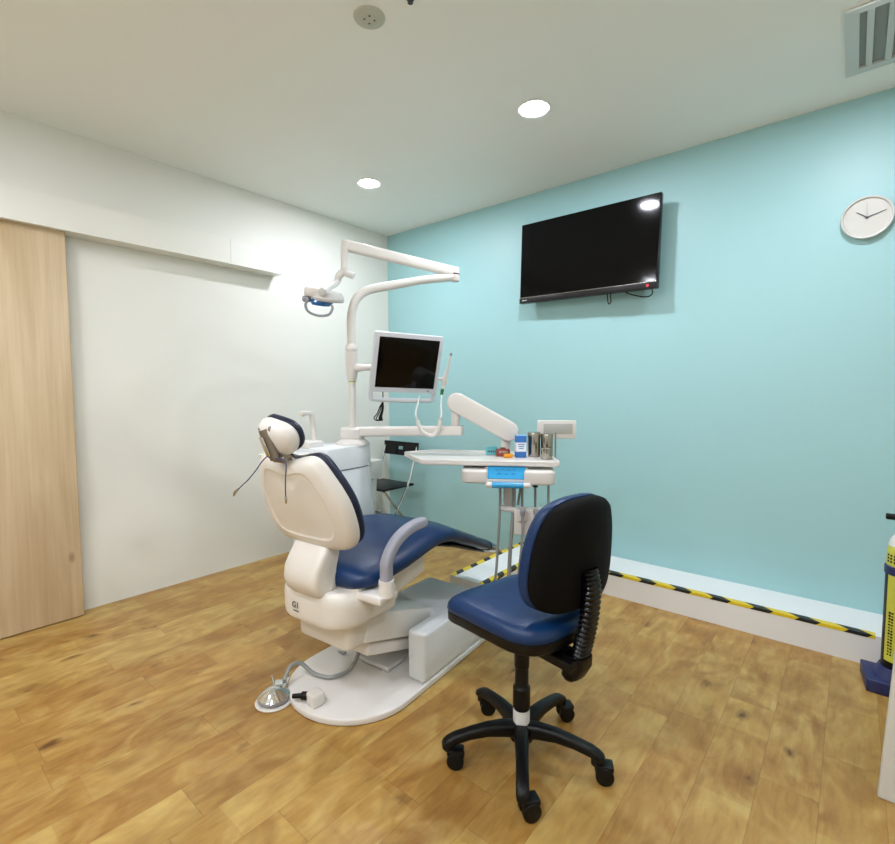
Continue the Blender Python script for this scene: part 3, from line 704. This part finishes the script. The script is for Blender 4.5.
# ------------------------------------------------------------------ monitor
MC = Vector((1.4924, -1.2738, 1.3955))
RM = Matrix.Rotation(math.radians(63.68), 3, 'Z') @ Matrix.Rotation(math.radians(16.2), 3, 'X') @ Matrix.Rotation(math.radians(2.15), 3, 'Y')
mo = thing('monitor', 'small square monitor with silver frame mounted on the unit pole', 'monitor', tuple(MC-Vector((0, 0, .22))))
def mb_(b): b.bm.transform(Matrix.Translation(MC) @ RM.to_4x4()); return b
w, h = .338, .27
mb_(MB().box((0, .020, -.003), (w+.048, .034, h+.052), bev=.006)).build('bezel', 'silverbez', mo, space='world')
mb_(MB().box((0, .0012, 0), (w, .0025, h))).build('screen', 'screen', mo, space='world', smooth=0)
mb_(MB().box((0, .05, 0), (w*.7, .045, h*.7), bev=.015)).build('rear_housing', 'silverbez', mo, space='world')
hz = -h/2-.029
mb_(MB().tube([(-w/2-.014, .02, hz+.01), (-w/2-.010, .02, hz-.028), (-w/2+.022, .02, hz-.046), (w/2-.022, .02, hz-.046), (w/2+.010, .02, hz-.028), (w/2+.014, .02, hz+.01)], .0125, n=12, smooth=4)).build('handle', 'silverbez', mo, space='world')
mb_(MB().box((w/2-.03, .0022, -h/2-.015), (.014, .003, .008), bev=.001)).build('power_button', 'grey', mo, space='world')
pc = Vector((UX, UY, 1.375)); mback = Matrix.Translation(MC) @ RM.to_4x4() @ Vector((-.03, .065, -.03))
MB().tube([pc+Vector((.02, .01, 0)), pc+Vector((.06, .035, 0)), pc.lerp(mback, .62)+Vector((0, .012, 0)), mback], [.024, .017, .016, .02], n=16).build('support_arm', 'plastic', mo, space='world')
def MW(x, y, z): return Matrix.Translation(MC) @ RM.to_4x4() @ Vector((x, y, z))
kb = Vector(MW(-.11, .05, -.14))
MB().tube([kb, kb+Vector((0, 0, -.05)), kb+Vector((0, 0, -.09))], .003, n=6).build('power_cable', 'black', mo, space='world')
bb = MB()
for i in range(4):
    o_ = (i-1.5)*.005
    bb.tube([kb+Vector((0, 0, -.085)), kb+Vector((-.006+o_, -.006+o_, -.12)), kb+Vector((-.012+o_*1.6, -.012+o_, -.15)), kb+Vector((-.022+o_*2.2, -.020+o_*1.6, -.178)), kb+Vector((-.012+o_*1.2, -.010+o_, -.190)), kb+Vector((-.006, -.006, -.15)), kb+Vector((.001, .0, -.10))], .003, n=6)
bb.build('cable_bundle', 'black', mo, space='world')
# intraoral camera in its clip
ic = thing('intraoral_camera', 'white intraoral camera wand in a clip beside the monitor', 'dental camera', tuple(Vector(MW(w/2+.06, .01, -.11))))
MBk = lambda b: mb_(b)
mb_(MB().box((w/2+.040, .015, -.078), (.05, .02, .012), bev=.003).box((w/2+.062, .006, -.085), (.030, .030, .042), bev=.006)).build('clip', 'plastic', ic, space='world')
mb_(MB().tube([(w/2+.056, .0, -.13), (w/2+.060, .0, -.085), (w/2+.066, .0, -.03), (w/2+.072, .0, .03), (w/2+.075, .0, .062)], [.009, .0125, .010, .006, .0065], n=14, smooth=4)).build('wand', 'plastic', ic, space='world')
mb_(MB().tube([(w/2+.075, .0, .060), (w/2+.076, .0, .075)], .007, n=12, smooth=0)).build('tip', 'grey', ic, space='world')
mb_(MB().cyl((w/2+.055, 0, -.134), (w/2+.055, 0, -.166), .010, .009, n=14)).build('green_collar', 'green', ic, space='world')
c0 = Vector(MW(w/2+.055, 0, -.166)); ul = Vector((math.cos(yaw), math.sin(yaw), 0))
def CP(dx, dz):
    return c0+Vector((.769, .639, 0))*dx+Vector((0, 0, dz*.93))+Vector((.185, -.215, .0))*min(1, max(0, (-dz-.02)/.08))
MB().tube([CP(0, 0), CP(-.004, -.06), CP(-.004, -.11), CP(-.012, -.14)], .0045, n=8).build('cord', 'plastic', ic, space='world')
MB().tube([CP(-.01, -.14), CP(-.02, -.19), CP(-.05, -.222), CP(-.095, -.205), CP(-.118, -.165), CP(-.124, -.14)], .010, n=10).build('coiled_cord', 'plastic', ic, space='world')
MB().tube([CP(-.124, -.14), CP(-.134, -.10), CP(-.130, -.05), CP(-.125, -.01)], .0045, n=8).build('cord', 'plastic', ic, space='world')

# ------------------------------------------------------------------ delivery unit
dl = thing('delivery_unit', 'white delivery unit with tray and hanging hoses on a jointed arm', 'dental delivery unit', (2.03, -1.20, 0))
a0 = Vector((UX, UY, 1.030)); a1 = Vector((1.775, -1.195, 1.045))
beam(a0+(a1-a0).normalized()*-.02, a1, .075, .050, 'swing_arm', 'plastic', dl, bev=.01, ends=.05)
j0 = Vector((1.762, -1.200, 1.06)); j1 = Vector((1.935, -1.135, 1.035))
MB().cyl(j0+Vector((0, 0, 0)), j0+Vector((0, 0, .10)), .022, n=20).build('arm_post', 'plastic', dl, space='world')
s0 = Vector((1.768, -1.198, 1.190)); s1 = Vector((1.982, -1.040, 1.043))
def capsule(p, q, wid, r, nm):
    p, q = Vector(p), Vector(q); d = q-p; L = d.length; d.normalize(); side = Vector((d.x, d.y, 0)).normalized().cross(Vector((0, 0, 1))); u_ = side.cross(d)
    pts = []
    for i in range(13):
        a = PI/2+PI*i/12; pts.append(p+d*(r*math.cos(a))+u_*(r*math.sin(a)))
    for i in range(13):
        a = -PI/2+PI*i/12; pts.append(q+d*(r*math.cos(a))+u_*(r*math.sin(a)))
    pts = [x-side*wid/2 for x in pts]
    return MB().prism(pts, side*wid, bev=.010).build(nm, 'plastic', dl, space='world')
capsule(s0, s1, .085, .050, 'spring_arm')
MB().cyl((s1.x-.020, s1.y+.008, .920), (s1.x-.020, s1.y+.008, 1.03), .025, n=22).build('arm_post', 'plastic', dl, space='world')
# tray
fl_, fr_ = Vector((1.785, -1.490, .92)), Vector((2.332, -1.146, .92)); br, bl, tl = Vector((2.115, -.860, .92)), Vector((1.557, -1.150, .92)), Vector((1.500, -1.320, .92))
tp = [fl_, fr_, br, bl, tl]
tp2 = rounded([(p.x, p.y) for p in tp], [.03, .03, .04, .05, .02], 4)
MB().prism([(x, y, .902) for x, y in tp2], (0, 0, .017), bev=.004).build('tray', 'plastic', dl, space='world')
cx = sum(p[0] for p in tp2)/len(tp2); cy = sum(p[1] for p in tp2)/len(tp2)
def ringz(k, z): return [Vector((cx+(x-cx)*k, cy+(y-cy)*k, z)) for x, y in tp2]
MB().loft([ringz(1.0, .918), ringz(1.0, .924), ringz(.985, .926), ringz(.97, .924), ringz(.965, .9195)], cap=False).build('tray_rim', 'plastic', dl, space='world')
e1 = (fr_-fl_).normalized(); e2 = Vector((-e1.y, e1.x, 0)); hd0 = fl_+e1*.215-e2*.004  # body origin (front-left)
def D(a, b_, z): return Vector((fl_.x, fl_.y, 0))+e1*a+e2*b_+Vector((0, 0, z))
# wings
MB().prism([D(*p, .825) for p in rounded([(.190, -.04), (.315, -.04), (.315, .20), (.190, .18)], [.045, 0, 0, .05], 5)], (0, 0, .062), bev=.012).build('body_wing', 'plastic', dl, space='world')
MB().prism([D(*p, .822) for p in rounded([(.48, -.04), (.622, -.04), (.622, .18), (.48, .20)], [0, .05, .05, 0], 5)], (0, 0, .065), bev=.012).build('body_wing', 'plastic', dl, space='world')
MB().prism([D(*p, .830) for p in rounded([(.30, .01), (.50, .01), (.50, .22), (.30, .22)], .01, 3)], (0, 0, .066), bev=.008).build('body', 'plastic', dl, space='world')
# blue film control face, sloped
q0, q1, q2, q3 = D(.314, .012, .898), D(.487, .012, .898), D(.487, -.030, .848), D(.314, -.030, .848)
nn_ = (q1-q0).cross(q3-q0).normalized()
if nn_.z < 0: nn_ = -nn_
MB().prism([D(.306, .02, .895), D(.306, -.032, .842), D(.306, -.025, .820), D(.306, .04, .815)], e1*.19, bev=.004).build('control_face', 'plastic', dl, space='world')
MB().prism([q0, q1, q2, q3], nn_*.0025).build('blue_film', 'bluefilm', dl, space='world', smooth=0)
kb_ = MB()
for (u_, v_) in ((.25, .3), (.4, .25), (.55, .3), (.7, .25), (.3, .6), (.5, .62), (.68, .58)):
    pt = q0.lerp(q1, u_).lerp(q3.lerp(q2, u_), v_)+nn_*.003
    kb_.box(pt, (.016, .004, .002), rot=Matrix.Rotation(math.atan2(e1.y, e1.x), 3, 'Z'))
kb_.build('buttons', 'bluebox', dl, space='world', smooth=0)
MB().cyl(D(.308, -.045, .822), D(.508, -.045, .822), .0125, n=18, bev=.004).tube([D(.318, -.045, .822), D(.318, .02, .825)], .012, n=10, smooth=0).tube([D(.498, -.045, .822), D(.498, .02, .825)], .012, n=10, smooth=0).build('handle', 'plastic', dl, space='world')
MB().cyl(D(.335, -.045, .822), D(.478, -.045, .822), .0135, n=18).build('handle_film', 'bluefilm', dl, space='world')
MB().cyl(D(.535, .06, .824), D(.535, .06, .797), .013, n=16).build('knob', 'black', dl, space='world')
# drop panel and instrument rack
MB().prism([D(.385, .10, .83), D(.435, .10, .83), D(.435, .10, .69), D(.385, .10, .69)], e2*.02, bev=.004).build('rack_support', 'plastic', dl, space='world')
MB().tube([D(.375, .07, .690), D(.43, .05, .688), D(.46, .04, .685)], .014, n=12, smooth=3).build('rack_arm', 'greywhite', dl, space='world')
rk = MB(); 
rk.prism([D(.437, .02, .575), D(.625, .02, .575), D(.625, .07, .575), D(.437, .07, .575)], (0, 0, .125), bev=.006)
for i in range(3): rk.prism([D(.450+i*.062, .0, .645), D(.495+i*.062, .0, .645), D(.495+i*.062, .03, .645), D(.450+i*.062, .03, .645)], (0, 0, .055), bev=.006)
rk.build('instrument_rack', 'plastic', dl, space='world')
for i in range(3):
    a_ = .475+i*.062
    MB().tube([D(a_, -.010, .708), D(a_, -.012, .695), D(a_, -.010, .67), D(a_+.002, -.010, .62), D(a_, -.008, .58)], [.013, .015, .008, .0075, .006], n=12, smooth=3).build('handpiece', 'grey', dl, space='world')
    MB().tube([D(a_, -.008, .585), D(a_-.006, .0, .5), D(a_-.02, .02, .36), D(a_-.03, .05, .26), D(a_-.02, .09, .30), D(a_, .12, .5), D(a_, .10, .72), D(a_, .10, .83)], .0062, n=8).build('instrument_hose', 'hose', dl, space='world')
MB().tube([D(.370, .06, .83), D(.370, .06, .70), D(.360, .06, .5), D(.345, .06, .33), D(.29, .10, .22), D(.20, .22, .165)], .0065, n=8).build('supply_hose', 'hose', dl, space='world')
MB().tube([D(.435, .06, .83), D(.434, .06, .70), D(.420, .06, .50), D(.41, .07, .33), D(.38, .12, .22), D(.24, .26, .165)], .0095, n=8).build('supply_hose', 'hose', dl, space='world')
MB().tube([D(.475, .09, .83), D(.465, .10, .77), D(.455, .10, .70)], .006, n=8).build('supply_hose', 'hose', dl, space='world')
# film viewer on a post
vc = Vector((2.163, -.857, 1.047)); VX = Vector((.766, .643, 0)); VN = Vector((.643, -.766, 0))
vm = frame_mtx(vc, VX, -VN, (0, 0, 1))
def vb(b): b.bm.transform(vm); return b
vb(MB().box((0, .012, 0), (.200, .024, .095), bev=.004)).build('viewer_box', 'plastic', dl, space='world')
vb(MB().box((.005, -.001, .004), (.150, .003, .053), bev=.0005)).build('viewer_screen', mat('viewer_pane', '#b4b7b2', .25), dl, space='world')
MB().cyl((vc.x-.006, vc.y-.005, .893), (vc.x-.006, vc.y-.005, 1.03), .005, n=12).tube([(vc.x-.006, vc.y-.005, .896), (vc.x-.05, vc.y-.09, .896)], .005, n=10, smooth=0).build('viewer_post', 'steel', dl, space='world')

# ------------------------------------------------------------------ things on the tray
TZ = .9195
def can(x, y, r, hh, label, lid):
    t = thing('steel_canister', label, 'canister', (x, y, TZ), group='steel canisters on the tray')
    MB().lathe([(r*.96, 0), (r, .003), (r, hh*.78)], n=32).build('body', 'darksteel', t)
    MB().lathe([(r*1.03, hh*.78), (r*1.03, hh*.97), (r*.97, hh), (0, hh)], n=32).build('lid', 'darksteel', t)
can(2.116, -1.012, .031, .122, 'tall shiny steel canister right of the blue and white carton', 1)
can(2.172, -.982, .030, .115, 'tall steel canister standing behind the short one on the tray', 1)
can(2.212, -1.060, .028, .056, 'short steel canister at the front right of the tray', 1)
def carton(x, y, rz, sx, sy, sz, nm, label, m, cat):
    t = thing(nm, label, cat, (x, y, TZ), rz); MB().box((0, 0, sz/2), (sx, sy, sz), bev=.0015).build('box', m, t); return t
rz = math.atan2(.643, .766)
t = carton(2.076, -1.075, rz, .052, .045, .108, 'tall_carton', 'tall blue and white carton on the tray', 'bluebox', 'carton')
MB().box((0, -.0232, .052), (.05, .0012, .045)).box((-.0265, 0, .052), (.0012, .043, .045)).build('white_panel', 'whitebox', t, smooth=0)
bb = MB()
for i in range(3): bb.box((0, -.0242, .066-i*.010), (.034-.006*i, .0010, .004))
bb.build('carton_print', 'bluebox', t, smooth=0)
MB().box((0, 0, .1085), (.050, .043, .002)).build('carton_top', mat('pale_blue_card', '#7fb4e0', .5), t, smooth=0)
t = carton(1.908, -1.080, rz, .066, .040, .034, 'small_carton', 'small pale cyan carton at the left of the things on the tray', 'cyanbox', 'carton')
bb = MB()
for i in range(6): bb.box((-.022+i*.009, -.0205, .018), (.005, .0012, .010))
bb.build('carton_print', 'darkgrey', t, smooth=0)
MB().box((0, .004, .038), (.05, .02, .006)).build('carton_flap', 'cyanbox', t, smooth=0)
t = carton(1.985, -1.095, rz, .066, .040, .034, 'small_carton', 'small brown carton with white lettering on the tray', 'brownbox', 'carton')
bb = MB()
tx = text_mb('BITERS', .0145, .0005); tx.bm.transform(frame_mtx((0, -.0205, .022), (1, 0, 0), (0, 0, 1), (0, -1, 0))); bb.merge(tx); bb.build('carton_print', 'paper', t, smooth=0)
MB().box((0, .004, .038), (.026, .02, .008)).build('carton_flap', 'brownbox', t, smooth=0)
t = carton(2.040, -1.132, rz, .042, .030, .018, 'flat_packet', 'small flat orange packet lying in front of the brown carton', 'orange', 'packet')
MB().box((0, 0, .0185), (.02, .012, .001)).build('packet_print', 'yellow', t, smooth=0)

# ------------------------------------------------------------------ folding chairs in the corner
def folding(x, y, rz, label):
    t = thing('folding_chair', label, 'chair', (x, y, 0), rz, group='black folding chairs in the corner')
    # local: front -y, x lateral
    wv = .205
    br_ = MB(); oo = rounded([(-wv, .685), (wv, .685), (wv, .800), (-wv, .800)], .015, 3)
    # backrest with handle hole
    for (x0_, x1_, z0_, z1_) in ((-wv, -.035, .685, .805), (.035, wv, .685, .805), (-.036, .036, .685, .735), (-.036, .036, .765, .805)):
        br_.box(((x0_+x1_)/2, .205+.02*0, (z0_+z1_)/2), (x1_-x0_, .018, z1_-z0_), rot=Matrix.Rotation(math.radians(-8), 3, 'X'))
    br_.build('backrest', 'black', t, smooth=0)
    MB().box((0, -.01, .452), (.39, .36, .022), bev=.008).build('seat', 'black', t)
    for sx in (-1, 1):
        MB().tube([(sx*.195, .215, .79), (sx*.195, .12, .50), (sx*.195, -.20, .0095)], .0095, n=10, smooth=0).build('leg', 'chrome', t)
        MB().tube([(sx*.175, -.16, .44), (sx*.175, .0, .25), (sx*.175, .215, .0095)], .0095, n=10, smooth=0).build('leg', 'steel', t)
    MB().tube([(-.195, -.165, .06), (.195, -.165, .06)], .007, n=8, smooth=0).tube([(-.175, .18, .05), (.175, .18, .05)], .007, n=8, smooth=0).build('crossbar', 'steel', t)
    return t
folding(.285, -.340, math.radians(0), 'black folding chair with chrome legs showing left of the white tray')
folding(.34, -.86, math.radians(90), 'black folding chair mostly hidden behind the dental unit cabinet')

# ------------------------------------------------------------------ operator stool
SC = (2.511, -1.776, 0)
fa = math.atan2(.33, -.94)+math.radians(8)               # forward heading
st = thing('operator_stool', 'navy and black swivel stool on five casters in front of the dental chair', 'stool', SC, fa-PI/2)
# local: +y forward, +x right of the sitter
for k in range(5):
    ang = math.radians(14+72*k)-(fa-PI/2)
    ca, sa = math.cos(ang), math.sin(ang); d = Vector((ca, sa, 0)); sd = Vector((-sa, ca, 0))
    rings = []
    for (r_, z_, a_, b_) in ((.02, .098, .026, .026), (.06, .106, .025, .025), (.12, .109, .021, .021), (.18, .103, .0195, .018), (.235, .092, .020, .017), (.257, .082, .020, .017), (.270, .075, .018, .014), (.275, .072, .012, .008)):
        rings.append(sup(d*r_+Vector((0, 0, z_)), sd, (0, 0, 1), a_, b_, 3, 20))
    lg = MB().loft(rings).cyl(d*.250+Vector((0, 0, .085)), d*.250+Vector((0, 0, .055)), .018, n=18).build('leg', 'black', st, smooth=50)
    ra = math.radians(40+(-12, 9, 4, -6, 14)[k])-(fa-PI/2); roll_d = Vector((math.cos(ra), math.sin(ra), 0)); wd = Vector((-math.sin(ra), math.cos(ra), 0))
    c = d*.252+roll_d*.022+Vector((0, 0, .029))
    cb = MB()
    for s_ in (-1, 1): cb.cyl(c+wd*s_*.007, c+wd*s_*.026, .0285, n=24, bev=.004)
    cb.cyl(c-wd*.008, c+wd*.008, .012, n=12)
    hd_ = Vector((-wd.y, wd.x, 0))
    cb.merge(MB().box((0, 0, 0), (.044, .056, .020), bev=.006), frame_mtx(c+Vector((0, 0, .024)), wd, hd_, (0, 0, 1)))
    cb.build('caster', 'black', lg, smooth=40)
MB().lathe([(.030, .060), (.040, .066), (.040, .092), (.034, .098)], n=32).build('hub', 'black', st)
MB().lathe([(.0285, .095), (.0285, .168)], n=32).build('gas_lift_label', 'paper', st)
MB().box((.0202, -.0202, .142), (.008, .0030, .036), rot=Matrix.Rotation(math.radians(45), 3, 'Z')).build('barcode', 'black', st, smooth=0)
MB().lathe([(.0255, .1), (.0262, .172), (.0295, .174), (.0295, .245), (.025, .25), (.023, .255), (.023, .315), (.0255, .318), (.0260, .435)], n=32).build('gas_lift', 'black', st)
SX, SY = .027, .030           # seat centre offset in local frame
sf = rounded([(-.205, .218), (.205, .218), (.195, -.20), (-.195, -.20)], [.09, .09, .13, .13], 7)
def sfr(x, y, o):
    w_ = -.35*max(0, y-.08)**2*3
    return Vector((SX+x, SY+y-.02, o+w_+.024))
MB().dome(sf, [(.88, .435), (.97, .438), (1.0, .446), (1.005, .474), (.97, .478)], sfr).build('seat_edge', 'black', st, smooth=60)
MB().dome(sf, [(.97, .470), (1.0, .474), (1.014, .486), (1.003, .502), (.955, .515), (.86, .524), (.6, .527), (.2, .524)], sfr).build('seat_cushion', 'navy', st, smooth=60)
MB().dome(sf, [(.72, .415), (.80, .420), (.90, .436)], sfr).build('seat_pan', 'black', st, smooth=40)
MB().box((0, .0, .432), (.16, .20, .025), bev=.006).box((0, -.15, .425), (.09, .16, .030), bev=.006).build('mechanism', 'black', st)
MB().tube([(.06, .03, .425), (.15, .05, .42), (.20, .055, .418)], .007, n=10, smooth=3).build('lever', 'black', st)
# backrest
BY = -.222; BC = .752; tl_ = math.radians(4)
bo0 = catmull2([(0, -.185), (.10, -.182), (.165, -.155), (.192, -.09), (.190, .0), (.172, .09), (.135, .155), (.07, .182), (0, .187), (-.07, .182), (-.135, .155), (-.172, .09), (-.190, .0), (-.192, -.09), (-.165, -.155), (-.10, -.182)], 3)
bo = [(x*.95, u*.945) for x, u in bo0]
def bfr(x, u, o): return Vector((SX+.014+x, SY+BY-math.sin(tl_)*u+o*math.cos(tl_)+1.2*x*x, BC+u*math.cos(tl_)))
MB().dome(bo, [(.96, .004), (.99, .0), (1.0, -.010), (.985, -.026), (.93, -.040), (.82, -.048), (.5, -.052), (.1, -.053)], bfr).build('back_shell', 'blackfab', st, smooth=60)
MB().dome(bo, [(.96, .002), (1.005, .004), (1.015, .018), (1.0, .034), (.94, .048), (.8, .056), (.4, .054), (.1, .05)], bfr).build('back_cushion', 'navy', st, smooth=60)
# bellows around the upright
pth = [Vector((SX, SY-.268, .715)), Vector((SX, SY-.280, .655)), Vector((SX, SY-.275, .575)), Vector((SX, SY-.261, .50)), Vector((SX, SY-.245, .435))]
def cat(P, n):
    Q = [P[0]*2-P[1]]+P+[P[-1]*2-P[-2]]; out = []
    for i in range(n+1):
        g_ = i/n*(len(P)-1); j = min(int(g_), len(P)-2); t_ = g_-j; a, b_, c, d_ = Q[j], Q[j+1], Q[j+2], Q[j+3]
        out.append(.5*((2*b_)+(-a+c)*t_+(2*a-5*b_+4*c-d_)*t_*t_+(-a+3*b_-3*c+d_)*t_**3))
    return out
cp = cat(pth, 76); rings = []
for i, p in enumerate(cp):
    d_ = (cp[min(i+1, 76)]-cp[max(i-1, 0)]).normalized(); Y = d_.cross(Vector((1, 0, 0))).normalized()
    k_ = (1, .93, .84, .93)[i % 4]
    rings.append(sup(p, (1, 0, 0), Y, .034*k_, .024*k_, 3, 24))
MB().loft(rings).build('bellows', 'gloss', st, smooth=60)
rings = []
for (y_, z_, a_, b_) in ((-.205, .44, .034, .034), (-.20, .405, .038, .036), (-.185, .365, .032, .030), (-.175, .345, .016, .014)):
    rings.append(sup((SX, SY+y_-.035, z_), (1, 0, 0), (0, 1, 0), a_, b_, 4, 20))
MB().loft(rings).box((SX, SY-.20, .418), (.06, .12, .035), bev=.006).build('back_bracket', 'black', st, smooth=50)

# sub-parts hang under the part they sit on (all parts share their thing's origin)
NEST = {'badge': 'seat_shell', 'screw_cap': 'base_cover', 'plug': 'connector_block', 'bracket_plate': 'headrest_bracket', 'armrest': 'armrest_socket',
        'power_button': 'bezel', 'cable_bundle': 'power_cable', 'blue_film': 'control_face', 'buttons': 'control_face', 'handle_film': 'handle', 'viewer_screen': 'viewer_box',
        'white_panel': 'box', 'carton_print': 'box', 'carton_top': 'box', 'carton_flap': 'box', 'packet_print': 'box', 'barcode': 'gas_lift_label', 'label_print': 'label',
        'neck_print': 'shoulder', 'red_light': 'lower_bar', 'maker_mark': 'lower_bar', 'chrome_strip': 'lower_bar', 'hour_mark': 'dial', 'green_ring': 'pole', 'reflector': 'lamp_head',
        'side_knob': 'lamp_head', 'handle_ring': 'lamp_head', 'tray_rim': 'tray', 'hole': 'cover', 'joint_gap': 'elbow_joint', 'green_collar': 'wand', 'tip': 'wand', 'slats': 'backing'}
base_name = lambda o: o.name.split('.')[0]
for root in [o for o in scene.objects if o.parent is None]:
    kids = [o for o in scene.objects if o.parent == root]
    for k in kids:
        want = NEST.get(base_name(k))
        for p in kids:
            if want and base_name(p) == want: k.parent = p; break

# ------------------------------------------------------------------ world + colour
wd_ = bpy.data.worlds.new('world'); scene.world = wd_; wd_.use_nodes = True
wd_.node_tree.nodes['Background'].inputs[0].default_value = (.5, .5, .5, 1); wd_.node_tree.nodes['Background'].inputs[1].default_value = .0
vs = scene.view_settings; vs.view_transform = 'Standard'; vs.look = 'None'; vs.gamma = 1; vs.use_curve_mapping = False; vs.exposure = 0.11
